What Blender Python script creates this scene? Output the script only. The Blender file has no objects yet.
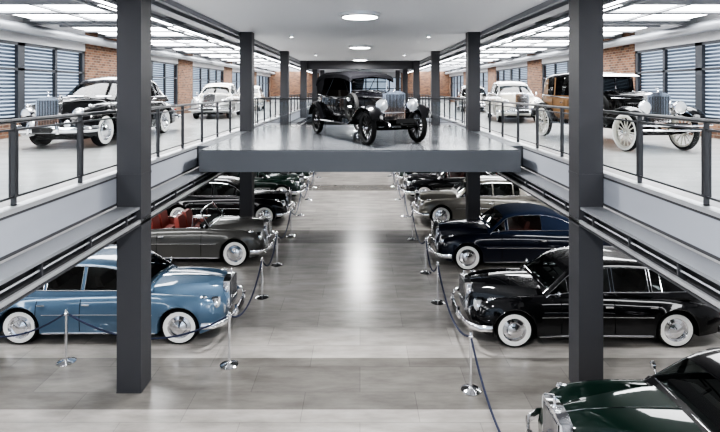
import bpy, math, bmesh
from mathutils import Vector, Matrix
import random
random.seed(4)
scene = bpy.context.scene
F = 500.0

# ------------------------------------------------------------------ materials
def new_mat(name):
    m = bpy.data.materials.new(name); m.use_nodes = True
    return m, m.node_tree.nodes, m.node_tree.links, m.node_tree.nodes['Principled BSDF']

def simple(name, col, rough=0.5, metal=0.0, coat=0.0, emis=None, es=0.0, bump=0.0, bscale=60, spec=0.5):
    m, n, l, b = new_mat(name)
    b.inputs['Base Color'].default_value = (*col, 1)
    b.inputs['Roughness'].default_value = rough
    b.inputs['Metallic'].default_value = metal
    b.inputs['Coat Weight'].default_value = coat
    b.inputs['Coat Roughness'].default_value = 0.02
    b.inputs['Specular IOR Level'].default_value = spec
    if emis:
        b.inputs['Emission Color'].default_value = (*emis, 1)
        b.inputs['Emission Strength'].default_value = es
    tc = n.new('ShaderNodeTexCoord'); nz = n.new('ShaderNodeTexNoise')
    nz.inputs['Scale'].default_value = bscale
    l.new(tc.outputs['Object'], nz.inputs['Vector'])
    if bump > 0:
        bp = n.new('ShaderNodeBump'); bp.inputs['Strength'].default_value = bump
        bp.inputs['Distance'].default_value = 0.01
        l.new(nz.outputs['Fac'], bp.inputs['Height']); l.new(bp.outputs['Normal'], b.inputs['Normal'])
    else:
        mr = n.new('ShaderNodeMapRange')
        mr.inputs['To Min'].default_value = max(0, rough-0.03); mr.inputs['To Max'].default_value = min(1, rough+0.03)
        l.new(nz.outputs['Fac'], mr.inputs['Value']); l.new(mr.outputs['Result'], b.inputs['Roughness'])
    return m

def paint(name, col, metal=0.0):
    return simple(name, col, rough=0.35, metal=metal, coat=1.0, bscale=8, spec=0.08)

def mat_clear(name, tint, base, gain):
    m = bpy.data.materials.new(name); m.use_nodes = True
    n = m.node_tree.nodes; l = m.node_tree.links; n.clear()
    o = n.new('ShaderNodeOutputMaterial'); mx = n.new('ShaderNodeMixShader'); t = n.new('ShaderNodeBsdfTransparent')
    g = n.new('ShaderNodeBsdfGlossy'); g.inputs['Roughness'].default_value = 0.02
    t.inputs['Color'].default_value = (*tint,1)
    lw = n.new('ShaderNodeLayerWeight'); lw.inputs['Blend'].default_value = 0.35
    pw = n.new('ShaderNodeMath'); pw.operation='POWER'; pw.inputs[1].default_value=3
    ma = n.new('ShaderNodeMath'); ma.operation='MULTIPLY_ADD'; ma.inputs[1].default_value=gain; ma.inputs[2].default_value=base
    l.new(lw.outputs['Facing'], pw.inputs[0]); l.new(pw.outputs[0], ma.inputs[0])
    l.new(ma.outputs[0], mx.inputs[0]); l.new(t.outputs[0], mx.inputs[1]); l.new(g.outputs[0], mx.inputs[2])
    l.new(mx.outputs[0], o.inputs['Surface'])
    return m
M_glass = mat_clear('rail_glass',(0.86,0.89,0.90),0.07,0.35)
M_glassc = mat_clear('windscreen_glass',(0.80,0.83,0.83),0.06,0.4)
M_glassd = mat_clear('car_glass',(0.42,0.45,0.45),0.08,0.5)

M_black = paint('paint_black', (0.0035,0.0035,0.0045))
M_navy = paint('paint_navy', (0.005,0.007,0.016))
M_green = paint('paint_green', (0.004,0.014,0.010))
M_blue = paint('paint_blue', (0.085,0.135,0.195), 0.3)
M_grey = paint('paint_grey', (0.085,0.083,0.078), 0.3)
M_taupe = paint('paint_taupe', (0.19,0.18,0.16), 0.4)
M_silver = paint('paint_silver', (0.42,0.42,0.41), 0.4)
M_cream = paint('paint_cream', (0.65,0.62,0.55))
M_brown = paint('paint_brown', (0.27,0.155,0.075))
M_fabric = simple('fabric_black', (0.012,0.012,0.014), 0.85, bump=0.4, bscale=200, spec=.1)
M_fabblue = simple('fabric_blue', (0.012,0.019,0.040), 0.8, bump=0.4, bscale=200, spec=.1)
M_chrome = simple('chrome', (0.90,0.90,0.92), 0.09, 1.0)
M_rubber = simple('rubber', (0.012,0.012,0.012), 0.7, spec=.2)
M_white = simple('whitewall', (0.8,0.79,0.76), 0.5)
M_dark = simple('underbody', (0.006,0.006,0.006), 0.8, spec=.1)
M_lamp = simple('headlamp_glass', (0.8,0.82,0.83), 0.12, 0.5, 1.0)
M_leather = simple('leather_red', (0.20,0.03,0.02), 0.5, bump=0.3)
M_leatherb = simple('leather_black', (0.02,0.015,0.012), 0.5, bump=0.3, spec=.2)
M_red = simple('tail_lamp', (0.4,0.01,0.01), 0.2)
M_col = simple('steel_charcoal', (0.055,0.055,0.06), 0.5, spec=.3)
M_fascia = simple('fascia_grey', (0.31,0.325,0.36), 0.5)
M_bridgef = simple('bridge_fascia', (0.10,0.105,0.115), 0.45)
M_alu = simple('aluminium', (0.62,0.63,0.65), 0.35, 0.7)
M_tray = simple('galvanised_tray', (0.30,0.31,0.33), 0.45, 0.5)
M_railm = simple('rail_metal', (0.055,0.057,0.062), 0.4, 0.4)
M_ceil = simple('ceiling_white', (0.64,0.645,0.66), 0.8)
M_ceil2 = simple('ceiling_side', (0.25,0.255,0.27), 0.8)
M_cbeam = simple('ceiling_beam', (0.30,0.305,0.32), 0.8)
M_panel = simple('light_panel', (0.9,0.9,0.9), 0.5, emis=(0.97,0.985,1.0), es=6.8)
M_panel2 = simple('fill_panel_lower', (0.9,0.9,0.9), 0.5, emis=(0.98,0.99,1.0), es=6.8)  # glow of the added fill panels under the balconies
M_disc = simple('light_disc', (0.9,0.9,0.9), 0.5, emis=(1.0,0.99,0.97), es=12.0)
M_soffit = simple('soffit_white', (0.55,0.55,0.55), 0.8)
M_frame = simple('window_frame', (0.03,0.033,0.04), 0.5)
M_louver = simple('louver', (0.16,0.19,0.24), 0.5)
M_wallp = simple('wall_plaster', (0.5,0.5,0.51), 0.8)
M_rope = simple('rope_navy', (0.012,0.018,0.05), 0.7, bump=0.5, bscale=300)
M_plate = simple('number_plate', (0.01,0.01,0.01), 0.4)
M_slatd = simple('grille_dark', (0.03,0.03,0.03), 0.4, 0.6)

def mat_brick():
    m, n, l, b = new_mat('brick')
    tc = n.new('ShaderNodeTexCoord')
    sep = n.new('ShaderNodeSeparateXYZ'); cmb = n.new('ShaderNodeCombineXYZ'); ad = n.new('ShaderNodeMath')
    l.new(tc.outputs['Object'], sep.inputs[0]); l.new(sep.outputs['X'], ad.inputs[0]); l.new(sep.outputs['Y'], ad.inputs[1])
    l.new(ad.outputs[0], cmb.inputs['X']); l.new(sep.outputs['Z'], cmb.inputs['Y'])
    br = n.new('ShaderNodeTexBrick'); br.inputs['Scale'].default_value = 2.0
    br.inputs['Color1'].default_value = (0.22,0.105,0.058,1); br.inputs['Color2'].default_value = (0.08,0.042,0.03,1)
    br.inputs['Mortar'].default_value = (0.23,0.19,0.15,1); br.inputs['Mortar Size'].default_value = 0.018
    br.inputs['Brick Width'].default_value = 0.5; br.inputs['Row Height'].default_value = 0.19
    l.new(cmb.outputs[0], br.inputs['Vector']); l.new(br.outputs['Color'], b.inputs['Base Color'])
    b.inputs['Roughness'].default_value = 0.85
    return m
M_brick = mat_brick()

def mat_floor(name, c1, c2, mortar, rough, bands=False, dark=0.50, bw=1.2, rh=0.6, var=0.2, ms=.005):
    m, n, l, b = new_mat(name)
    tc = n.new('ShaderNodeTexCoord')
    br = n.new('ShaderNodeTexBrick'); br.inputs['Scale'].default_value = 1.0
    br.inputs['Color1'].default_value = (*c1,1); br.inputs['Color2'].default_value = (*c2,1)
    br.inputs['Mortar'].default_value = (*mortar,1); br.inputs['Mortar Size'].default_value = ms
    br.inputs['Brick Width'].default_value = bw; br.inputs['Row Height'].default_value = rh
    l.new(tc.outputs['Object'], br.inputs['Vector'])
    nz = n.new('ShaderNodeTexNoise'); nz.inputs['Scale'].default_value = 1.3; nz.inputs['Detail'].default_value = 8
    nz.inputs['Roughness'].default_value = 0.65
    mp = n.new('ShaderNodeMapping'); mp.inputs['Scale'].default_value = (0.7, 2.6, 1)
    l.new(tc.outputs['Object'], mp.inputs[0]); l.new(mp.outputs[0], nz.inputs['Vector'])
    mr = n.new('ShaderNodeMapRange'); mr.inputs['From Min'].default_value = 0.3; mr.inputs['From Max'].default_value = 0.7
    mr.inputs['To Min'].default_value = 1-var; mr.inputs['To Max'].default_value = 1+var*.8
    l.new(nz.outputs['Fac'], mr.inputs['Value'])
    mx = n.new('ShaderNodeMix'); mx.data_type = 'RGBA'; mx.blend_type = 'MULTIPLY'; mx.inputs[0].default_value = 1
    l.new(br.outputs['Color'], mx.inputs[6]); l.new(mr.outputs['Result'], mx.inputs[7])
    out = mx.outputs[2]
    if bands:
        sep = n.new('ShaderNodeSeparateXYZ'); l.new(tc.outputs['Object'], sep.inputs[0])
        a = n.new('ShaderNodeMath'); a.operation = 'SUBTRACT'; a.inputs[1].default_value = 7.8
        l.new(sep.outputs['Y'], a.inputs[0])
        md = n.new('ShaderNodeMath'); md.operation = 'FLOORED_MODULO'; md.inputs[1].default_value = 8.4
        l.new(a.outputs[0], md.inputs[0])
        lt = n.new('ShaderNodeMath'); lt.operation = 'LESS_THAN'; lt.inputs[1].default_value = 1.5
        l.new(md.outputs[0], lt.inputs[0])
        m2 = n.new('ShaderNodeMix'); m2.data_type = 'RGBA'; m2.blend_type = 'MULTIPLY'
        m2.inputs[7].default_value = (dark,dark,dark*0.99,1)
        l.new(lt.outputs[0], m2.inputs[0]); l.new(out, m2.inputs[6]); out = m2.outputs[2]
    l.new(out, b.inputs['Base Color'])
    r2 = n.new('ShaderNodeMapRange'); r2.inputs['To Min'].default_value = rough-0.05; r2.inputs['To Max'].default_value = rough+0.07
    l.new(nz.outputs['Fac'], r2.inputs['Value']); l.new(r2.outputs['Result'], b.inputs['Roughness'])
    return m
M_floor = mat_floor('floor_stone', (0.340,0.320,0.300), (0.285,0.268,0.252), (0.22,0.21,0.20), 0.23, True, bw=1.8, rh=.75, var=.28)
M_floor_up = mat_floor('floor_upper', (0.62,0.61,0.59), (0.60,0.59,0.58), (0.52,0.52,0.52), 0.18, var=.08)
M_deck = mat_floor('floor_deck', (0.10,0.104,0.112), (0.096,0.10,0.108), (0.085,0.085,0.09), 0.18, var=.08)

# ------------------------------------------------------------------ mesh builder
class MB:
    def __init__(s): s.v=[]; s.f=[]; s.m=[]; s.mats=[]
    def mi(s, mat):
        if mat not in s.mats: s.mats.append(mat)
        return s.mats.index(mat)
    def add(s, vs, fs, mat, mir=False):
        ms = mat if isinstance(mat, list) else None
        for sg in ((1,-1) if mir else (1,)):
            o = len(s.v)
            s.v += [(p[0], p[1]*sg, p[2]) for p in vs]
            for k, f in enumerate(fs):
                ff = [o+i for i in f]
                if sg < 0: ff.reverse()
                s.f.append(ff); s.m.append(s.mi(ms[k] if ms else mat))
    def box(s, c, d, mat, mir=False, rot=None):
        x,y,z = [q/2 for q in d]
        vs = [Vector((i*x,j*y,k*z)) for i in (-1,1) for j in (-1,1) for k in (-1,1)]
        if rot is not None: vs = [rot @ p for p in vs]
        vs = [tuple(p+Vector(c)) for p in vs]
        s.add(vs, [(0,1,3,2),(4,6,7,5),(0,4,5,1),(2,3,7,6),(0,2,6,4),(1,5,7,3)], mat, mir)
    def bb(s, a, b, mat, mir=False):
        s.box([(a[i]+b[i])/2 for i in range(3)], [abs(b[i]-a[i]) for i in range(3)], mat, mir)
    def quad(s, pts, mat, mir=False):
        s.add(pts, [tuple(range(len(pts)))], mat, mir)
    def loft(s, rings, mat, closed=True, caps=True, mf=None, mir=False):
        n = len(rings[0]); vs = [p for r in rings for p in r]; fs=[]; ms=[]
        for i in range(len(rings)-1):
            for j in range(n if closed else n-1):
                k = (j+1)%n
                fs.append((i*n+j, i*n+k, (i+1)*n+k, (i+1)*n+j)); ms.append(mf(i,j) if mf else mat)
        if caps and closed:
            fs.append(tuple(range(n))); ms.append(mat)
            b = (len(rings)-1)*n; fs.append(tuple(b+q for q in reversed(range(n)))); ms.append(mat)
        s.add(vs, fs, ms, mir)
    def lathe(s, prof, o, axis, mats, seg=28, mir=False):
        axis = Vector(axis).normalized()
        u = axis.orthogonal().normalized(); w = axis.cross(u); o = Vector(o)
        rings=[]
        for r,a in prof:
            rings.append([tuple(o+axis*a+(u*math.cos(t)+w*math.sin(t))*max(r,1e-4)) for t in [2*math.pi*k/seg for k in range(seg)]])
        mf = (lambda i,j: mats[i]) if isinstance(mats, list) else None
        s.loft(rings, mats[0] if isinstance(mats,list) else mats, True, False, mf, mir)
    def tube(s, path, r, mat, seg=6, mir=False, flat=1.0):
        P = [Vector(p) for p in path]; rings=[]
        up = Vector((0,0,1))
        for i,p in enumerate(P):
            d = (P[min(i+1,len(P)-1)]-P[max(i-1,0)]).normalized()
            a = d.cross(up)
            if a.length < 0.05: a = d.cross(Vector((0,1,0)))
            a.normalize(); b = a.cross(d)
            rings.append([tuple(p+a*r*flat*math.cos(t)+b*r*math.sin(t)) for t in [2*math.pi*k/seg for k in range(seg)]])
        s.loft(rings, mat, True, True, None, mir)
    def mesh(s, name, ang=38):
        me = bpy.data.meshes.new(name)
        me.from_pydata(s.v, [], s.f)
        for m in s.mats: me.materials.append(m)
        me.polygons.foreach_set('material_index', s.m)
        bm = bmesh.new(); bm.from_mesh(me)
        bmesh.ops.recalc_face_normals(bm, faces=bm.faces)
        for f in bm.faces: f.smooth = True
        bm.to_mesh(me); bm.free()
        me.set_sharp_from_angle(angle=math.radians(ang))
        me.update()
        return me

def put(name, me, loc=(0,0,0), rz=0.0, scale=(1,1,1)):
    o = bpy.data.objects.new(name, me); scene.collection.objects.link(o)
    o.location = loc; o.rotation_euler = (0,0,rz); o.scale = scale
    return o

def curve(pts):
    pts = sorted(pts); X=[p[0] for p in pts]; Y=[p[1] for p in pts]; n=len(X)
    T=[]
    for i in range(n):
        if i==0: T.append((Y[1]-Y[0])/(X[1]-X[0]))
        elif i==n-1: T.append((Y[-1]-Y[-2])/(X[-1]-X[-2]))
        else:
            a=(Y[i]-Y[i-1])/(X[i]-X[i-1]); b=(Y[i+1]-Y[i])/(X[i+1]-X[i])
            T.append(0 if a*b<=0 else 2*a*b/(a+b))
    def f(x):
        if x<=X[0]: return Y[0]
        if x>=X[-1]: return Y[-1]
        for i in range(n-1):
            if x<=X[i+1]:
                h=X[i+1]-X[i]; t=(x-X[i])/h
                return ((2*t**3-3*t*t+1)*Y[i]+(t**3-2*t*t+t)*h*T[i]+(-2*t**3+3*t*t)*Y[i+1]+(t**3-t*t)*h*T[i+1])
    return f

# ------------------------------------------------------------------ wheels
def disc_wheel(mb, x, y, r, mw, mcap):
    prof=[(r*0.60,-0.20),(r*0.93,-0.19),(r,-0.15),(r,-0.05),(r*0.95,-0.012),(r*0.87,0.0),(r*0.64,-0.006),(r*0.62,-0.02),
          (r*0.57,-0.045),(r*0.40,-0.03),(r*0.36,-0.004),(r*0.22,0.015),(r*0.08,0.03),(0.0,0.032)]
    ms=[M_rubber]*5+[mw]+[M_chrome]*2+[mcap]*2+[M_chrome]*3
    mb.lathe(prof,(x,y,r),(0,1,0),ms,32,mir=True)

def spoke_wheel(mb, x, y, r, rimmat, mir=True, zc=None, seg=30, nsp=14, ww=None):
    zc = r if zc is None else zc
    w=0.12; ww=ww or M_rubber
    prof=[(r*0.84,-w),(r*0.95,-w*0.98),(r,-w*0.7),(r,-w*0.3),(r*0.95,-0.003),(r*0.84,0.0),(r*0.80,-0.015),(r*0.74,-0.03),(r*0.74,-w+0.02),(r*0.84,-w)]
    ms=[M_rubber]*4+[ww]+[rimmat]*4
    mb.lathe(prof,(x,y,zc),(0,1,0),ms,seg,mir=mir)
    mb.lathe([(0.0,-w),(r*0.17,-w),(r*0.19,-0.04),(r*0.13,0.0),(r*0.12,0.05),(0.0,0.065)],(x,y,zc),(0,1,0),[rimmat,rimmat,M_chrome,M_chrome,M_chrome],14,mir=mir)
    for k in range(nsp):
        a=2*math.pi*k/nsp
        p0=(x+math.cos(a)*r*0.14,y-0.06,zc+math.sin(a)*r*0.14); p1=(x+math.cos(a)*r*0.76,y-0.06,zc+math.sin(a)*r*0.76)
        mb.tube([p0,p1],r*0.036,rimmat,5,mir=mir)

# ------------------------------------------------------------------ grille
def rr_grille(mb, x, hw, z0, z1, ped=0.07, depth=0.10):
    out=[(-hw,z0),(-hw,z1),(-hw*0.55,z1+ped*0.75),(0,z1+ped),(hw*0.55,z1+ped*0.75),(hw,z1),(hw,z0)]
    r0=[(x-depth,a,b) for a,b in out]; r1=[(x,a,b) for a,b in out]
    mb.loft([r0,r1],M_chrome)
    t=0.03
    mb.box((x+0.001,0,(z0+z1)/2),(0.01,2*(hw-t),z1-z0-0.05),M_slatd)
    n=13
    for k in range(n):
        yy=-(hw-t)+2*(hw-t)*(k+0.5)/n
        mb.box((x+0.008,yy,(z0+z1)/2),(0.016,0.013,z1-z0-0.05),M_chrome)
    mb.lathe([(0.035,0),(0.02,0.02),(0.012,0.05),(0.018,0.09),(0.008,0.13),(0,0.14)],(x-0.04,0,z1+ped-0.01),(0,0,1),M_chrome,8)
    mb.box((x-0.07,0,z1+ped+0.10),(0.09,0.02,0.035),M_chrome)

# ------------------------------------------------------------------ 1950s saloon / coupe / open drophead
def build_saloon(name, ww=True, coupe=False, seat=None, opened=False):
    seat = seat or M_leatherb
    mb=MB(); body=M_black
    mb.mi(M_black)           # slot 0 = body paint
    roofm=M_navy; mb.mi(roofm)  # slot 1 = roof paint
    wm = M_white if ww else M_rubber
    W=curve([(-2.78,.42),(-2.66,.66),(-2.35,.84),(-1.6,.935),(-1.0,.915),(0,.90),(.8,.905),(1.5,.945),(1.95,.93),(2.2,.84),(2.33,.66)])
    ZF=curve([(-2.78,.52),(-2.66,.64),(-2.35,.77),(-1.9,.88),(-1.4,.955),(-.9,.97),(-.2,1.0),(.5,1.01),(1.2,1.0),(1.75,.965),(2.05,.91),(2.22,.82),(2.33,.66)])
    ZH=curve([(-2.78,.54),(-2.66,.70),(-2.35,.88),(-1.9,1.02),(-1.5,1.09),(-.8,1.06),(0,1.06),(.7,1.09),(1.4,1.11),(2.0,1.09),(2.26,1.05),(2.33,.98)])
    WH=curve([(-2.78,.2),(-2.4,.5),(-1.5,.66),(-.5,.72),(.6,.70),(1.0,.60),(1.6,.44),(2.1,.31),(2.33,.25)])
    V=curve([(-2.78,.0),(-1.5,.02),(0,.0),(.7,.03),(1.3,.12),(2.0,.17),(2.33,.10)])
    B0=curve([(-2.78,.36),(-2.4,.28),(-1.9,.24),(1.9,.24),(2.33,.34)])
    R=.41; wr=.365; ax=(1.56,-1.56)
    xs=set([-2.78,-2.74,-2.66,-2.5,-2.35,-2.15,-2.0,2.0,2.1,2.2,2.27,2.31,2.33])
    x=-1.1
    while x<1.12: xs.add(round(x,3)); x+=.2
    for a in ax:
        for k in range(13): xs.add(round(a+R*math.cos(math.pi*k/12),4))
        xs.add(round(a+R+.004,4)); xs.add(round(a-R-.004,4))
    if opened: xs|={.58,.56,-1.06,-1.08}
    xs=sorted(xs)
    def zb(x):
        z=B0(x)
        for a in ax:
            if abs(x-a)<=R+1e-6: z=max(z, wr+math.sqrt(max(0,R*R-(x-a)**2)))
        return z
    rings=[]
    for x in xs:
        w,zf,zh,wh=W(x),ZF(x),ZH(x),WH(x); b=zb(x); v=min(zf,zh)-V(x)
        b=min(b,zf-.06)
        y7=min(wh+.05,w-.28); y8=min(wh-.02,y7-.03)
        if x>2.0: y7=max(y7,.24); y8=max(min(y8,y7-.02),.2)
        h=[(0,b),(w-.10,b),(w-.025,b+.012),(w-.008,max(min(.45,zf-.2),b+.03)),(w,max(min(.62,zf-.14),b+.045)),(w-.018,max(zf-.17,b+.05)),(w-.06,zf-.06),(w-.115,zf-.014),(w-.17,zf),(w-.24,zf-.012),
           (max(y7+.03,.02),v+.01),(max(y7,.01),v),(max(y8,.008),max(zh-.10,v)),(max(y8-.05,.006),max(zh-.035,v)),(max(y8*.5,.004),zh-.006),(0,zh)]
        if opened and -1.07<x<.57:      # real recessed passenger tub
            h=h[:9]+[(w-.20,zf+.005),(w-.22,zf-.03),(w-.23,.60),(w-.25,.55),(w-.35,.55),(.3,.55),(0,.55)]
        ring=[(x,p,q) for p,q in h]+[(x,-p,q) for p,q in reversed(h[1:-1])]
        rings.append(ring)
    def mfb(i,j):
        if opened and xs[i]>=-1.09 and xs[i+1]<=.59 and 10<=j<=19: return seat
        return body
    mb.loft(rings,body,True,True,mfb)
    mb.bb((-2.3,-.55,.2),(2.1,.55,.50 if opened else .62),M_dark)
    for a in ax: disc_wheel(mb,a,.865,wr,wm,M_chrome)
    for a in ax: mb.bb((a-.4,.40,.45),(a+.4,.60,.8),M_dark,mir=True)
    if coupe:
        zr=curve([(.95,1.06),(.55,1.40),(.38,1.50),(.0,1.56),(-.5,1.57),(-.95,1.50),(-1.35,1.33),(-1.75,1.06)])
        st=[.95,.86,.5,.42,.2,0,-.2,-.5,-.6,-.8,-1.0,-1.12,-1.3,-1.45,-1.6,-1.75]
        side=[(.86,.5),(.42,-.5)]; rear=(-1.12,-1.3)
    else:
        zr=curve([(.95,1.06),(.50,1.43),(.33,1.53),(.0,1.60),(-.5,1.63),(-1.0,1.61),(-1.4,1.53),(-1.7,1.38),(-2.05,1.04)])
        st=[.95,.86,.5,.42,.2,0,-.15,-.33,-.40,-.6,-.85,-1.08,-1.14,-1.34,-1.42,-1.52,-1.62,-1.76,-1.86,-2.05]
        side=[(.86,.5),(.42,-.33),(-.40,-1.08),(-1.14,-1.34)]; rear=(-1.52,-1.76)
    sill=1.085
    if not opened:
        rings=[]; side_pts=[]; top_pts=[]
        for x in st:
            z=zr(x); t=min(1,max(0,(z-1.06)/.45)); wb=.80-.05*max(0,(-x-1.0)); 
            yu=(wb-.03)*(1-t)+.635*t
            if x<-1.3: yu-= .10*min(1,(-x-1.3)/.6)
            z1=min(sill,z-.10)
            h=[(wb,.93),(wb-.005,z1-.02),(wb-.015,z1),(yu,z-.09),(yu-.025,z-.05),(yu-.08,z-.018),(yu*.62,z),(0,z+.018)]
            side_pts.append((x,h[2][0]+.004,h[2][1])); top_pts.append((x,h[3][0]+.006,h[3][1]))
            rings.append([(x,p,q) for p,q in h]+[(x,-p,q) for p,q in reversed(h[:-1])])
        NR=len(rings[0])
        def mf(i,j):
            a,b=st[i],st[i+1]
            if j in (2,NR-4) and any(b>=s[1]-1e-6 and a<=s[0]+1e-6 for s in side): return M_glassd
            if a<=.86+1e-6 and b>=.5-1e-6 and j in (5,6,7,8): return M_glassd
            if a<=rear[0]+1e-6 and b>=rear[1]-1e-6 and j in (6,7): return M_glassd
            return roofm
        mb.loft(rings,roofm,True,True,mf)
        mb.bb((-1.35,-.66,1.06),(.55,.66,1.078),seat)
        mb.tube(side_pts,.013,M_chrome,6,mir=True)
        mb.tube(top_pts[1:],.010,M_chrome,6,mir=True)
        for s in side:
            for xx in s:
                z=zr(xx); t=min(1,max(0,(z-1.06)/.45)); yu=.77*(1-t)+.635*t
                if xx<-1.3: yu-=.10*min(1,(-xx-1.3)/.6)
                if z-.09>sill+.02: mb.tube([(xx,.80-.05*max(0,(-xx-1))-.01,sill),(xx,yu+.004,z-.09)],.009,M_chrome,5,mir=True)
    else:
        mb.quad([(.80,-.68,1.07),(.80,.68,1.07),(.52,.60,1.43),(.52,-.60,1.43)],M_glassc)
        mb.tube([(.80,.69,1.05),(.52,.61,1.44)],.018,M_chrome,6,mir=True)
        mb.tube([(.52,-.61,1.44),(.50,0,1.455),(.52,.61,1.44)],.018,M_chrome,6)
        mb.tube([(.82,-.69,1.07),(.86,0,1.09),(.82,.69,1.07)],.014,M_chrome,6)
        mb.quad([(.76,.705,1.06),(.30,.71,1.03),(.33,.66,1.36),(.54,.615,1.40)],M_glassc,mir=True)
        mb.tube([(.30,.71,1.0),(.33,.66,1.36)],.010,M_chrome,5,mir=True)
        mb.loft([[(x0,y*.98,z0) for y,z0 in ((-.74,.98),(-.74,1.12),(-.6,1.20+e),(0,1.23+e),(.6,1.20+e),(.74,1.12),(.74,.98))] for x0,e in ((-1.08,-.09),(-1.15,0),(-1.4,.02),(-1.6,-.02),(-1.72,-.12))],M_fabric)
        mb.tube([(x,W(x)-.19,ZF(x)+.012) for x in (.55,.2,-.2,-.6,-1.05)],.014,M_chrome,6,mir=True)
        for x0,x1 in ((-.25,.25),(-1.05,-.60)):
            mb.bb((x0,-.60,.55),(x1,.60,.80),seat)
    mb.bb((.5,-.62,.98),(.72,.62,1.10),M_dark)
    for x0 in ((-.18,-.95) if opened else ((-.18,) if coupe else (-.18,-1.08))):
        zb0=.78 if opened else 1.05
        for y0,y1 in (((-.58,-.05),(.05,.58))):
            mb.loft([[(x0-.02,y0,zb0),(x0+.13,y0,zb0),(x0+.13,y1,zb0),(x0-.02,y1,zb0)],
                     [(x0-.07,y0+.02,1.20),(x0+.06,y0+.02,1.20),(x0+.06,y1-.02,1.20),(x0-.07,y1-.02,1.20)],
                     [(x0-.09,y0+.06,1.27),(x0+.01,y0+.06,1.27),(x0+.01,y1-.06,1.27),(x0-.09,y1-.06,1.27)]],seat)
    mb.lathe([(.18,-.01),(.19,0),(.18,.01),(.165,0),(.18,-.01)],(.36,-.33,1.14),(-.8,0,.6),M_dark,18)
    mb.tube([(.36,-.33,1.14),(.56,-.33,1.02)],.015,M_dark,5)
    mb.tube([(.88,-.6,1.12),(.88,.6,1.12)],.010,M_chrome,5)
    for xx in ((.62,-.62) if coupe else (.66,-.37,-1.22)):
        pts=[(xx,W(xx)-.01,.3),(xx,W(xx)-.001,.5),(xx,W(xx)+.001,.62),(xx,W(xx)-.017,ZF(xx)-.17),(xx,W(xx)-.06,ZF(xx)-.055)]
        mb.tube(pts,.006,M_dark,4,mir=True)
    for xx in ((-.5,) if coupe else (-.25,-1.1)):
        mb.box((xx,W(xx)+.01,.84),(.15,.025,.022),M_chrome,mir=True)
    mb.tube([(x,W(x)+.004,.64) for x in [1.05,.7,.3,0,-.4,-.8,-1.1]],.009,M_chrome,5,mir=True)
    mb.tube([(x,W(x)-.02,.25) for x in [1.1,.7,.3,0,-.4,-.8,-1.1]],.014,M_chrome,5,mir=True)
    mb.tube([(x,0,ZH(x)+.006) for x in [.9,1.2,1.6,2.0,2.25]],.008,M_chrome,5)
    rr_grille(mb,2.40,.27,.50,1.08,.05,.14)
    mb.lathe([(.13,-.10),(.135,.0),(.125,.025),(.105,.03),(.06,.045),(0,.05)],(2.24,.62,.76),(1,.06,0),[M_chrome,M_chrome,M_chrome,M_lamp,M_lamp],20,mir=True)
    mb.lathe([(.08,-.06),(.085,.03),(.07,.04),(0,.05)],(2.30,.42,.55),(1,0,0),[M_chrome,M_chrome,M_lamp],14,mir=True)
    mb.lathe([(.0,-.10),(.03,-.06),(.04,0),(.035,.03),(0,.05)],(2.02,.76,.93),(1,0,0),M_chrome,10,mir=True)
    fb=[(2.02,.97,.44),(2.25,.95,.44),(2.42,.80,.44),(2.50,.5,.44),(2.53,0,.44),(2.50,-.5,.44),(2.42,-.80,.44),(2.25,-.95,.44),(2.02,-.97,.44)]
    mb.tube(fb,.065,M_chrome,8,flat=.45)
    rb=[(-2.3,.97,.44),(-2.6,.93,.44),(-2.78,.78,.44),(-2.87,.4,.44),(-2.88,0,.44),(-2.87,-.4,.44),(-2.78,-.78,.44),(-2.6,-.93,.44),(-2.3,-.97,.44)]
    mb.tube(rb,.065,M_chrome,8,flat=.45)
    mb.tube([(2.53,.34,.36),(2.56,.34,.46),(2.54,.34,.60)],.035,M_chrome,8,mir=True)
    mb.tube([(-2.88,.34,.36),(-2.91,.34,.46),(-2.89,.34,.58)],.035,M_chrome,8,mir=True)
    mb.box((2.56,0,.44),(.015,.46,.11),M_plate)
    mb.lathe([(.05,0),(.05,.03),(0,.05)],(-2.66,.66,.62),(-1,0,0),M_red,12,mir=True)
    mb.tube([(.72,.86,1.0),(.72,.92,1.10)],.008,M_chrome,5,mir=True)
    mb.lathe([(0,.04),(.045,.03),(.055,0),(0,-.005)],(.72,.93,1.12),(1,0,0),M_chrome,10,mir=True)
    return mb.mesh(name)

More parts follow.
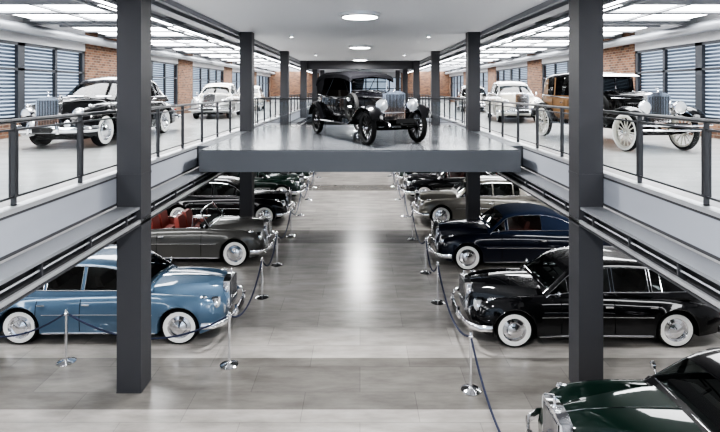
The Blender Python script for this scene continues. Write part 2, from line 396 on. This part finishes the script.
# ------------------------------------------------------------------ 1920s cars
def build_vintage(name, closed=False, rim=None):
    mb=MB(); mb.mi(M_black); lower=M_navy; mb.mi(lower)
    rim = rim or M_grey
    r=.43; ax=(1.85,-1.85)
    for a in ax: spoke_wheel(mb,a,.78,r,rim,ww=M_white if closed else None)
    mb.bb((-2.35,.36,.50),(2.3,.44,.60),M_dark,mir=True)
    mb.tube([(1.85,-.7,.43),(1.85,-.4,.38),(1.85,.4,.38),(1.85,.7,.43)],.035,M_dark,6)
    mb.tube([(-1.85,-.7,.43),(-1.85,.7,.43)],.05,M_dark,8)
    mb.tube([(2.42,.40,.50),(2.1,.40,.42),(1.85,.40,.40),(1.6,.40,.42),(1.3,.40,.50)],.03,M_dark,6,mir=True)
    mb.tube([(2.2,.40,.56),(2.38,.40,.55),(2.48,.40,.47)],.04,M_black,8,mir=True)
    mb.tube([(2.42,-.4,.50),(2.42,.4,.50)],.02,M_dark,6)
    mb.bb((-1.9,-.36,.42),(1.6,.36,.58),M_dark)
    mb.bb((1.3,.40,.60),(2.2,.57,.63),M_black,mir=True)
    rr_grille(mb,1.98,.29,.62,1.26 if closed else 1.29,.07,.13)
    def sec(x,hw,z0,zt,zs):
        h=[(hw,z0),(hw,zs),(hw*.93,zs+(zt-zs)*.5),(hw*.72,zs+(zt-zs)*.85),(hw*.35,zt),(0,zt+.008)]
        return [(x,p,q) for p,q in h]+[(x,-p,q) for p,q in reversed(h[:-1])]
    mb.loft([sec(1.86,.285,.58,1.30,1.16),sec(1.5,.31,.58,1.31,1.17),sec(.85,.38,.58,1.33,1.18),sec(.6,.46,.58,1.35,1.18),sec(.42,.56,.58,1.36,1.18)],M_black)
    for k in range(12):
        x=1.7-k*.065; hw=.285+(1.86-x)*.094
        mb.box((x,hw+.004,.92),(.018,.016,.28),M_slatd,mir=True)
    mb.tube([(1.86,.29,1.17),(.85,.385,1.18)],.008,M_chrome,5,mir=True)
    mb.tube([(1.86,0,1.312),(.6,0,1.362)],.008,M_chrome,5)
    WB=curve([(.42,.56),(.1,.66),(-.6,.70),(-1.4,.70),(-2.0,.64),(-2.2,.56)])
    ZT=curve([(.42,1.20),(.0,1.16),(-.8,1.16),(-1.6,1.20),(-2.0,1.22),(-2.2,1.18)])
    xs=[.42,.25,.1,-.2,-.5,-.9,-1.3,-1.7,-2.0,-2.12,-2.2]
    rings=[]
    for x in xs:
        w,z=WB(x),ZT(x)
        h=[(w*.85,.56),(w*.97,.66),(w,.9),(w,z-.05),(w-.02,z),(w-.07,z+.01)]
        if closed:
            h+= [(0,z+.012)]
        else:
            h+= [(w-.09,z-.03),(w-.09,.8),(0,.8)]
        rings.append([(x,p,q) for p,q in h]+[(x,-p,q) for p,q in reversed(h[:-1])])
    mb.loft(rings,lower)
    mb.tube([(x,WB(x),ZT(x)+.01) for x in xs],.018,M_black if not closed else M_chrome,6,mir=True)
    for xx in (.02,-.55,-.75,-1.35):
        mb.tube([(xx,WB(xx)+.001,.62),(xx,WB(xx)+.003,.9),(xx,WB(xx)+.003,ZT(xx)-.05)],.007,M_dark,4,mir=True)
    for xx in (-.1,-.85): mb.box((xx,WB(xx)+.02,1.02),(.12,.025,.02),M_chrome,mir=True)
    if not closed:
        for x0 in (-.35,-1.75):
            mb.bb((x0,-.55,.78),(x0+.55,.55,.98),M_leatherb)
            mb.box((x0-.04,0,1.12),(.16,1.12,.5),M_leatherb,rot=Matrix.Rotation(-.15,3,'Y'))
        mb.lathe([(.21,-.012),(.225,0),(.21,.012),(.195,0),(.21,-.012)],(.12,-.32,1.28),(-.75,0,.66),M_dark,20)
        mb.tube([(.12,-.32,1.28),(.42,-.32,1.1)],.02,M_dark,6)
        mb.tube([(.42,.56,1.18),(.40,.56,1.80)],.017,M_chrome,6,mir=True)
        for z in (1.36,1.6,1.80): mb.tube([(.41,-.56,z),(.41,.56,z)],.014,M_chrome if z<1.75 else M_black,6)
        mb.quad([(.41,-.55,1.37),(.41,.55,1.37),(.41,.55,1.79),(.41,-.55,1.79)],M_glassc)
        ZR=curve([(.62,1.78),(.3,1.86),(-.5,1.92),(-1.4,1.92),(-1.95,1.85),(-2.15,1.70)])
        rings=[]
        for x in [.62,.5,.3,0,-.5,-.9,-1.4,-1.75,-1.95,-2.08,-2.15]:
            z=ZR(x); h=[(0,z-.03),(.6,z-.10),(.66,z-.20),(.68,z-.19),(.67,z-.08),(.60,z-.02),(.3,z+.012),(0,z+.02)]
            rings.append([(x,p,q) for p,q in h]+[(x,-p,q) for p,q in reversed(h[1:-1])])
        mb.loft(rings,M_fabric)
        mb.loft([[(-2.15,-.66,1.60),(-2.15,.66,1.60),(-2.11,.64,1.76),(-2.11,-.64,1.76)],[(-2.22,-.60,1.15),(-2.22,.60,1.15),(-2.18,.60,1.17),(-2.18,-.60,1.17)]],M_fabric)
        mb.loft([[(-1.30,.675,1.80),(-2.15,.65,1.66),(-2.13,.63,1.66),(-1.30,.655,1.80)],[(-1.60,.70,1.18),(-2.20,.60,1.18),(-2.17,.58,1.18),(-1.60,.68,1.18)]],M_fabric,mir=True)
        for a,b in (((-1.2,.68,1.18),(-.5,.67,1.78)),((.5,.62,1.2),(.1,.67,1.78))):
            mb.tube([a,b],.013,M_black,5,mir=True)
    else:
        zr=curve([(.46,1.22),(.40,1.70),(.25,1.80),(-.5,1.86),(-1.5,1.84),(-2.0,1.76),(-2.15,1.60),(-2.24,1.2)])
        st=[.46,.43,.40,.34,.25,-.02,-.10,-.45,-.52,-.9,-1.25,-1.33,-1.7,-1.95,-2.08,-2.15,-2.2,-2.24]
        side=[(.34,-.02),(-.10,-.45),(-.52,-1.25),(-1.33,-1.7)]
        rings=[]
        for x in st:
            z=zr(x); w=WB(min(x,.42)) if x<.42 else .56; wt=w-.05
            h=[(w-.01,1.1),(w-.015,min(1.22,z-.12)),(wt,max(z-.12,1.15)),(wt-.01,z-.07),(wt-.07,z-.02),(wt*.5,z),(0,z+.01)]
            rings.append([(x,p,q) for p,q in h]+[(x,-p,q) for p,q in reversed(h[:-1])])
        NR=len(rings[0])
        def mf(i,j):
            a,b=st[i],st[i+1]
            if j in (1,NR-3) and any(b>=s[1]-1e-6 and a<=s[0]+1e-6 for s in side): return M_glassd
            return lower if j<=1 or j>=NR-3 else M_black
        mb.loft(rings,M_black,True,True,mf)
        mb.loft([[(.47,-.5,1.30),(.47,.5,1.30),(.45,.5,1.30),(.45,-.5,1.30)],[(.44,-.47,1.66),(.44,.47,1.66),(.42,.47,1.66),(.42,-.47,1.66)]],M_glassd)
        for y in (-.5,0,.5): mb.tube([(.475,y,1.28),(.44,y*.95,1.68)],.014,M_black,5)
        mb.tube([(.44,-.5,1.68),(.44,.5,1.68)],.016,M_black,5)
        mb.loft([[(.36,-.6,1.76),(.36,.6,1.76),(.36,.6,1.79),(.36,-.6,1.79)],[(.62,-.56,1.70),(.62,.56,1.70),(.62,.56,1.72),(.62,-.56,1.72)]],M_black)
    def fender(path,y0,y1):
        rings=[]; mid=path[len(path)//2][0]
        for i,(x,z) in enumerate(path):
            a=path[max(i-1,0)]; b=path[min(i+1,len(path)-1)]
            d=Vector((b[0]-a[0],0,b[1]-a[1])).normalized(); n=Vector((-d.z,0,d.x))
            if n.z<0: n=-n
            if abs(n.z)<=.25 and n.x*(x-mid)<0: n=-n
            ring=[]
            for y,o in ((y0,0),(y0+(y1-y0)*.25,.035),((y0+y1)/2,.05),(y0+(y1-y0)*.75,.035),(y1,0),(y1+.01,-.035),(y1-.01,-.03),((y0+y1)/2,.02),(y0,-.02)):
                ring.append((x+n.x*o,y,z+n.z*o))
            rings.append(ring)
        mb.loft(rings,M_black,mir=True)
    def smooth(path):
        out=[]
        for i in range(len(path)-1):
            p0=path[max(i-1,0)];p1=path[i];p2=path[i+1];p3=path[min(i+2,len(path)-1)]
            for k in range(4):
                t=k/4
                out.append(tuple(.5*((2*p1[q])+(-p0[q]+p2[q])*t+(2*p0[q]-5*p1[q]+4*p2[q]-p3[q])*t*t+(-p0[q]+3*p1[q]-3*p2[q]+p3[q])*t**3) for q in (0,1)))
        out.append(path[-1]); return out
    fender(smooth([(2.38,.66),(2.32,.80),(2.16,.93),(1.9,.97),(1.6,.93),(1.3,.76),(1.05,.57),(.82,.49)]),.55,.86)
    fender(smooth([(-1.15,.49),(-1.30,.62),(-1.48,.82),(-1.75,.96),(-2.0,.96),(-2.25,.80),(-2.38,.58)]),.60,.86)
    mb.bb((-1.2,.46,.455),(.86,.87,.49),M_black,mir=True)
    mb.bb((-1.2,.865,.45),(.86,.88,.495),M_chrome,mir=True)
    mb.bb((-1.4,.44,.46),(1.0,.50,.62),M_black,mir=True)
    mb.tube([(2.0,-.55,.80),(2.0,.55,.80)],.018,M_chrome,6)
    mb.tube([(2.0,.42,.80),(2.02,.42,.90)],.016,M_chrome,6,mir=True)
    hs=1.0 if closed else 1.12
    mb.lathe([(a*hs,b*hs) for a,b in [(0,-.16),(.06,-.15),(.11,-.08),(.135,.0),(.15,.04),(.15,.06),(.135,.065),(.08,.085),(0,.095)]],(2.04,.44,.99),(1,0,0),[M_chrome]*6+[M_lamp]*2,22,mir=True)
    mb.lathe([(0,-.08),(.05,-.04),(.06,.02),(.05,.03),(0,.04)],(.55,.68,1.12),(1,0,0),[M_chrome]*3+[M_lamp],12,mir=True)
    mb.box((2.5,0,.62),(.012,.5,.11),M_plate)
    if closed:
        for z in (.52,.62): mb.tube([(2.50,-.85,z),(2.62,-.5,z),(2.64,0,z),(2.62,.5,z),(2.50,.85,z)],.022,M_chrome,6)
    spoke_wheel(mb,.72,.72,.40,rim,True,.90,24,10)
    mb.lathe([(.02,-.25),(.025,-.1),(.04,0),(.09,.08)],(1.1,.5,1.05),(1,.1,0),M_chrome,12)
    return mb.mesh(name,40)

ME_saloon = build_saloon('saloon_mesh',True)
ME_saloon_b = build_saloon('saloon_blackwall_mesh',False)
ME_coupe = build_saloon('coupe_mesh',True,True,M_leather)
ME_open = build_saloon('convertible_mesh',True,True,M_leather,True)
ME_tour = build_vintage('touring_mesh',False,M_slatd)
ME_limo = build_vintage('vintage_closed_mesh',True,M_cream)

def car(name, me, x, y, z, rz, paint, roof=None, scale=(1,1,1)):
    o = put(name, me, (x,y,z), rz, scale)
    o.material_slots[0].link='OBJECT'; o.material_slots[0].material=paint
    o.material_slots[1].link='OBJECT'; o.material_slots[1].material=roof or paint
    return o
PI=math.pi
Z0=0.0; Z1=3.6
car('classic_saloon_car',ME_saloon,-5.09,10.62,Z0,0,M_blue,None,(1,1,.95))
car('classic_convertible_car',ME_open,-5.08,14.9,Z0,0,M_grey,M_fabric,(1,1,1.03))
car('classic_saloon_car',ME_saloon,-5.05,19.1,Z0,0,M_black)
car('classic_saloon_car',ME_saloon,-5.0,22.9,Z0,0,M_green)
car('classic_coupe_car',ME_coupe,-5.0,26.6,Z0,0,M_green)
car('classic_saloon_car',ME_saloon,-5.0,30.4,Z0,0,M_black)
car('classic_saloon_car',ME_saloon_b,4.90,6.1,Z0,PI,M_green,M_black,(1.07,1,1))
car('classic_saloon_car',ME_saloon,4.54,10.5,Z0,PI,M_black,None,(1,1,.96))
car('classic_coupe_car',ME_coupe,4.52,14.6,Z0,PI,M_navy,M_fabblue)
car('classic_saloon_car',ME_saloon,4.52,19.1,Z0,PI,M_taupe)
car('classic_coupe_car',ME_coupe,4.4,22.9,Z0,PI,M_black)
car('classic_saloon_car',ME_saloon,4.4,26.6,Z0,PI,M_green)
car('classic_saloon_car',ME_saloon,4.4,30.4,Z0,PI,M_black)
hd=math.atan2(-3.4,1.54)
car('vintage_touring_car',ME_tour,0.08,14.5,Z1,hd,M_black,M_black)
car('classic_limousine_car',ME_saloon,-7.05,14.1,Z1,math.radians(-91),M_black,M_black,(1.15,.97,1.08))
car('classic_limousine_car',ME_saloon,-7.2,25.5,Z1,math.radians(-84),M_silver,M_cream,(1.05,1,1.05))
car('classic_saloon_car',ME_saloon,-7.4,33.5,Z1,math.radians(-84),M_cream,M_cream)
car('vintage_limousine_car',ME_limo,6.45,13.2,Z1,math.radians(-82),M_black,M_brown)
car('classic_limousine_car',ME_saloon,6.9,22.8,Z1,math.radians(-97),M_cream,M_silver,(1.05,1,1.08))
car('classic_saloon_car',ME_saloon,7.2,32.0,Z1,math.radians(-97),M_taupe,M_black)

# ------------------------------------------------------------------ building
def obj(name, fn, ang=30):
    mb=MB(); fn(mb); return put(name, mb.mesh(name,ang))

YE=56.0; YS=-3.0; XW=10.0; XE=4.05
obj('floor', lambda m: m.bb((-XW,YS,-.2),(XW,YE,0),M_floor))
def slab(sg):
    def f(m):
        m.bb((sg*XE,YS,3.12),(sg*XW,YE,3.58),M_soffit)
        m.bb((sg*(XE+.02),YS,3.58),(sg*XW,YE,3.6),M_floor_up)
    return f
obj('floor_balcony_left', slab(-1)); obj('floor_balcony_right', slab(1))
def fascia(sg):
    def f(m):
        m.bb((sg*4.01,YS,3.12),(sg*XE,YE,3.53),M_fascia)
        m.bb((sg*4.005,YS,3.53),(sg*XE,YE,3.56),M_col)
        m.bb((sg*4.005,YS,3.56),(sg*(XE+.12),YE,3.615),M_alu)
        m.bb((sg*4.005,YS,3.08),(sg*XE,YE,3.12),M_col)
    return f
obj('trim_1', fascia(-1)); obj('trim_2', fascia(1))
BX=3.68
def bridge(m):
    m.bb((-BX,11.5,3.10),(BX,19.5,3.57),M_bridgef)
    m.bb((-BX,11.47,3.57),(BX,19.5,3.6),M_deck)
    m.bb((-BX,11.44,3.10),(BX,11.5,3.575),M_bridgef)
    for sg in (-1,1):
        m.bb((sg*BX,12.3,3.10),(sg*4.0,16.6,3.60),M_bridgef)
obj('floor_bridge', bridge)
def ebeam(sg):
    def f(m):
        m.bb((sg*3.62,YS,3.02),(sg*3.98,YE,3.06),M_tray)
        m.bb((sg*3.76,YS,2.80),(sg*3.84,YE,3.02),M_col)
        m.bb((sg*3.60,YS,2.76),(sg*3.98,YE,2.80),M_col)
        m.bb((sg*3.60,YS,2.79),(sg*3.64,YE,2.85),M_alu)
        y=0.5
        while y<YE:
            m.bb((sg*3.66,y,2.80),(sg*3.94,y+.03,3.02),M_col); y+=1.05
        m.tube([(sg*3.69,YS,2.91),(sg*3.69,YE,2.91)],.015,M_tray,6)
    return f
obj('beam_edge_left', ebeam(-1)); obj('beam_edge_right', ebeam(1))
CY=[8.22+8.42*k for k in range(6)]
def column(m):
    m.bb((-.2,-.2,0),(.2,.2,6.9),M_col)
    m.bb((-.205,-.205,0),(.205,.205,.02),M_col)
    m.bb((-.206,-.206,2.7),(.206,.206,2.74),M_col)
    m.bb((-.206,-.206,3.56),(.206,.206,3.60),M_col)
mbc=MB(); column(mbc); MEc=mbc.mesh('column_mesh')
for y in CY:
    for sg in (-1,1): put('steel_column', MEc, (sg*3.8,y+.2,0))
obj('ceiling', lambda m: m.bb((-4.05,YS,6.9),(4.05,YE,7.1),M_ceil))
def ceilside(sg):
    def f(m):
        m.bb((sg*4.05,YS,7.12),(sg*XW,YE,7.3),M_ceil2)
        for y in [6.5+4.21*k for k in range(-2,12)]:
            m.bb((sg*4.12,y-.1,6.93),(sg*XW,y+.1,7.12),M_cbeam)
        m.bb((sg*4.02,YS,6.78),(sg*4.10,YE,7.12),M_cbeam)
    return f
obj('ceiling_left', ceilside(-1)); obj('ceiling_right', ceilside(1))
for sg in (-1,1):
    for x0,z in ((4.40,6.80),(5.25,6.82)):
        def tray(m):
            m.bb((sg*x0,YS,z),(sg*(x0+.36),YE-.1,z+.015),M_tray)
            m.bb((sg*x0,YS,z),(sg*(x0+.015),YE-.1,z+.09),M_tray)
            m.bb((sg*(x0+.345),YS,z),(sg*(x0+.36),YE-.1,z+.09),M_tray)
            for q in (.08,.15,.24): m.tube([(sg*(x0+q),YS,z+.03),(sg*(x0+q),YE-.1,z+.03)],.014,M_dark,5)
        obj('cable_tray', tray)
    for x0,z,r in ((5.75,6.80,.035),(9.62,6.74,.15)):
        obj('ceiling_duct' if r>.1 else 'ceiling_pipe', lambda m: m.tube([(sg*x0,YS,z),(sg*x0,YE-.1,z)],r,M_tray,14))
    def strip(m):
        y=-1.0
        while y<YE-3:
            m.bb((sg*4.93,y,6.69),(sg*5.05,y+2.6,6.73),M_alu)
            m.bb((sg*4.945,y+.02,6.675),(sg*5.035,y+2.58,6.69),M_panel)
            y+=2.9
        m.bb((sg*4.97,-1,6.73),(sg*5.01,YE-3,6.775),M_alu)
    obj('ceiling_strip_light', strip)
for y in [6.5+4.21*k for k in range(-2,12)]:
    for sg in (-1,1):
        def lp(m,y=y,sg=sg):
            for x0,x1 in ((5.95,7.52),(7.68,9.3)):
                m.bb((sg*x0,y+.85,6.99),(sg*x1,y+2.0,7.03),M_panel)
                m.bb((sg*x0,y+2.35,6.99),(sg*x1,y+3.5,7.03),M_panel)
            for y0,y1 in ((.72,.84),(2.02,2.12),(2.23,2.33),(3.52,3.64)):
                m.bb((sg*5.85,y+y0,6.94),(sg*9.4,y+y1,7.12),M_cbeam)
            m.bb((sg*7.54,y+.72,6.94),(sg*7.66,y+3.64,7.12),M_cbeam)
            m.bb((sg*5.85,y+.72,6.94),(sg*5.93,y+3.64,7.12),M_cbeam)
        obj('ceiling_light_panel', lp)
for y in (3.2,12.6,22,31.5,41):
    mb=MB(); mb.lathe([(0,0),(.44,0),(.44,.03),(.52,.03),(.53,.07),(.53,.10),(0,.10)],(0,y,6.8),(0,0,1),[M_disc,M_alu,M_alu,M_alu,M_alu,M_alu],36)
    put('ceiling_lamp',mb.mesh('ceiling_lamp_mesh'))
def spots(m):
    for y in (7.5,17.5,27,36):
        for x in (-2.4,2.4):
            m.lathe([(0,0),(.06,0),(.07,.09),(0,.09)],(x,y,6.81),(0,0,1),[M_disc,M_alu,M_alu],12)
obj('ceiling_spotlights',spots)
for sg in (-1,1):
    for y in [4.2+4.2*k for k in range(0,9)]:
        def lp2(m): m.bb((sg*5.0,y,3.09),(sg*8.6,y+.9,3.12),M_panel2)  # unseen fill panel, added under the balcony to light the lower floor
        obj('soffit_fill_panel', lp2)

wins=[(4.6,18.2)]; y=20.6
while y<YE-1:
    wins.append((y,min(y+6.9,YE-.4))); y+=9.25
SILL=4.05; HEAD=6.38
def wall(sg):
    def f(m):
        a=XW; b=XW+.25
        m.bb((sg*a,YS,0),(sg*b,YE,3.6),M_wallp)
        m.bb((sg*a,YS,3.6),(sg*b,YE,SILL),M_brick)
        m.bb((sg*a,YS,HEAD),(sg*b,YE,7.3),M_wallp)
        prev=YS
        for (y0,y1) in wins:
            m.bb((sg*a,prev,SILL),(sg*b,y0,HEAD),M_brick); 
            m.bb((sg*(a-.02),prev,HEAD),(sg*a,y0,7.1),M_brick)
            prev=y1
        m.bb((sg*a,prev,SILL),(sg*b,YE,HEAD),M_brick)
    return f
obj('wall_left', wall(-1)); obj('wall_right', wall(1))
wn=1
for sg in (-1,1):
    for (y0,y1) in wins:
        def wf(m):
            xa=XW+.02; xb=XW+.12
            m.bb((sg*xa,y0,SILL),(sg*xb,y1,SILL+.09),M_frame); m.bb((sg*xa,y0,HEAD-.09),(sg*xb,y1,HEAD),M_frame)
            n=max(1,round((y1-y0)/1.7)); 
            for k in range(n+1):
                yy=y0+(y1-y0)*k/n; ww=.15 if k%2==0 else .06
                m.bb((sg*xa,max(y0,yy-ww),SILL),(sg*xb,min(y1,yy+ww),HEAD),M_frame)
            m.bb((sg*xa,y0,5.55),(sg*xb,y1,5.62),M_frame)
            z=SILL+.1
            while z<HEAD-.1:
                m.box((sg*(XW+.2),(y0+y1)/2,z),(.09,y1-y0,.012),M_louver,rot=Matrix.Rotation(sg*.85,3,'Y')); z+=.11
        obj('window_%d'%wn,wf); wn+=1
def farwall(m):
    m.bb((-XW,YE,0),(XW,YE+.3,4.1),M_wallp)
    m.bb((-XW,YE,4.1),(-4.6,YE+.3,7.3),M_brick); m.bb((4.6,YE,4.1),(XW,YE+.3,7.3),M_brick)
    m.bb((-4.6,YE,6.3),(4.6,YE+.3,7.3),M_wallp)
obj('wall_back',farwall)
def farwin(m):
    for k in range(8):
        x=-4.6+9.2*k/7; m.bb((x-.07,YE+.05,4.1),(x+.07,YE+.15,6.3),M_frame)
    for z in (4.1,5.0,6.22): m.bb((-4.6,YE+.05,z),(4.6,YE+.15,z+.09),M_frame)
    z=4.2
    while z<6.2: m.box((0,YE+.22,z),(9.2,.08,.012),M_louver,rot=Matrix.Rotation(.75,3,'X')); z+=.11
obj('window_%d'%wn,farwin)
def xbeam(m):
    m.bb((-3.6,33.7,6.35),(3.6,34.0,6.9),M_col)
obj('beam_cross',xbeam)
obj('floor_rear_deck',lambda m: m.bb((-4.0,34.1,3.1),(4.0,YE,3.6),M_bridgef))

def rail(sg,y0,y1,x=4.13):
    def f(m):
        m.tube([(sg*x,y0,4.62),(sg*x,y1,4.62)],.028,M_railm,8)
        m.bb((sg*(x-.012),y0,4.50),(sg*(x+.012),y1,4.525),M_railm)
        m.bb((sg*(x-.012),y0,3.70),(sg*(x+.012),y1,3.725),M_railm)
        n=max(1,round((y1-y0)/1.42)); 
        for k in range(n+1):
            y=y0+(y1-y0)*k/n
            m.bb((sg*(x-.03),y-.012,3.6),(sg*(x+.03),y+.012,4.60),M_railm)
            m.bb((sg*(x-.05),y-.05,3.6),(sg*(x+.05),y+.05,3.615),M_railm)
            if k<n:
                yn=y0+(y1-y0)*(k+1)/n
                m.quad([(sg*x,y+.07,3.73),(sg*x,yn-.07,3.73),(sg*x,yn-.07,4.50),(sg*x,y+.07,4.50)],M_glass)
                for q in (y+.07,yn-.07): m.bb((sg*(x-.008),q-.007,3.70),(sg*(x+.008),q+.007,4.52),M_railm)
    return f
obj('glass_railing',rail(-1,1.7,50)); obj('glass_railing',rail(1,1.7,50))
def rback(m):
    m.tube([(-4.1,19.4,4.62),(4.1,19.4,4.62)],.028,M_railm,8)
    for k in range(7):
        x=-4.05+8.1*k/6; m.bb((x-.012,19.37,3.6),(x+.012,19.43,4.6),M_railm)
        if k<6: m.quad([(x+.05,19.4,3.73),(x+1.3,19.4,3.73),(x+1.3,19.4,4.5),(x+.05,19.4,4.5)],M_glass)
    m.bb((-4.05,19.39,3.70),(4.05,19.41,3.72),M_railm)
obj('glass_railing',rback)

mbs=MB(); mbs.lathe([(0,0),(.16,0),(.165,.012),(.13,.03),(.04,.05),(.024,.07),(.022,.86),(.035,.87),(.035,.90),(.02,.91),(.03,.935),(.02,.96),(0,.965)],(0,0,0),(0,0,1),M_chrome,20)
for a in (0,PI/2,PI,3*PI/2): mbs.tube([(0,0,.885),(.045*math.cos(a),.045*math.sin(a),.885)],.008,M_chrome,6)
MEs=mbs.mesh('stanchion_mesh')
L=[(-2.37,9.06),(-2.35,12.0),(-2.36,14.2),(-2.35,17.0),(-2.35,19.8),(-2.33,22.6),(-2.33,25.4),(-2.33,28.2)]
R=[(1.86,5.2),(1.84,8.3),(1.82,11.7),(1.79,13.6),(1.74,16.6),(1.74,19.6),(1.70,22.6),(1.70,25.6),(1.70,28.6)]
ex=[(-7.9,9.2),(-5.38,9.16),(-2.37,9.06)]
for x,y in L+R+ex[:2]: put('rope_stanchion',MEs,(x,y,0))
def ropes(a,b,sag=.42):
    def f(m):
        P=[]; d=Vector((b[0]-a[0],b[1]-a[1])).normalized()*.05
        ax,ay=a[0]+d.x,a[1]+d.y; bx,by=b[0]-d.x,b[1]-d.y
        for k in range(17):
            t=k/16; P.append((ax+(bx-ax)*t,ay+(by-ay)*t,.87-sag*4*t*(1-t)))
        m.tube(P,.017,M_rope,6)
    return f
for pts in (L,R,ex):
    for a,b in zip(pts[:-1],pts[1:]): obj('barrier_rope',ropes(a,b))

# ------------------------------------------------------------------ light, world, camera
w=bpy.data.worlds.new('world'); scene.world=w; w.use_nodes=True
bg=w.node_tree.nodes['Background']; bg.inputs[0].default_value=(0.68,0.82,1.0,1); bg.inputs[1].default_value=0.8
def area(name,loc,sx,sy,e,col=(1,.995,.985)):
    l=bpy.data.lights.new(name,'AREA'); l.shape='DISK'; l.size=sx; l.energy=e; l.color=col
    o=bpy.data.objects.new(name,l); scene.collection.objects.link(o); o.location=loc
    return o
for y in (3.2,12.6,22,31.5): area('ceiling_downlight',(0,y,6.76),.86,.86,340)
cam=bpy.data.cameras.new('camera'); co=bpy.data.objects.new('camera',cam); scene.collection.objects.link(co)
cam.sensor_width=36; cam.lens=36*F/720
co.location=(0,0,5.0); co.rotation_euler=(PI/2,0,0)
cam.shift_x=0.0; cam.shift_y=-(216-89)/720
cam.clip_end=300
scene.camera=co
scene.view_settings.view_transform='AgX'
scene.view_settings.look='AgX - High Contrast'
scene.view_settings.exposure=0.82
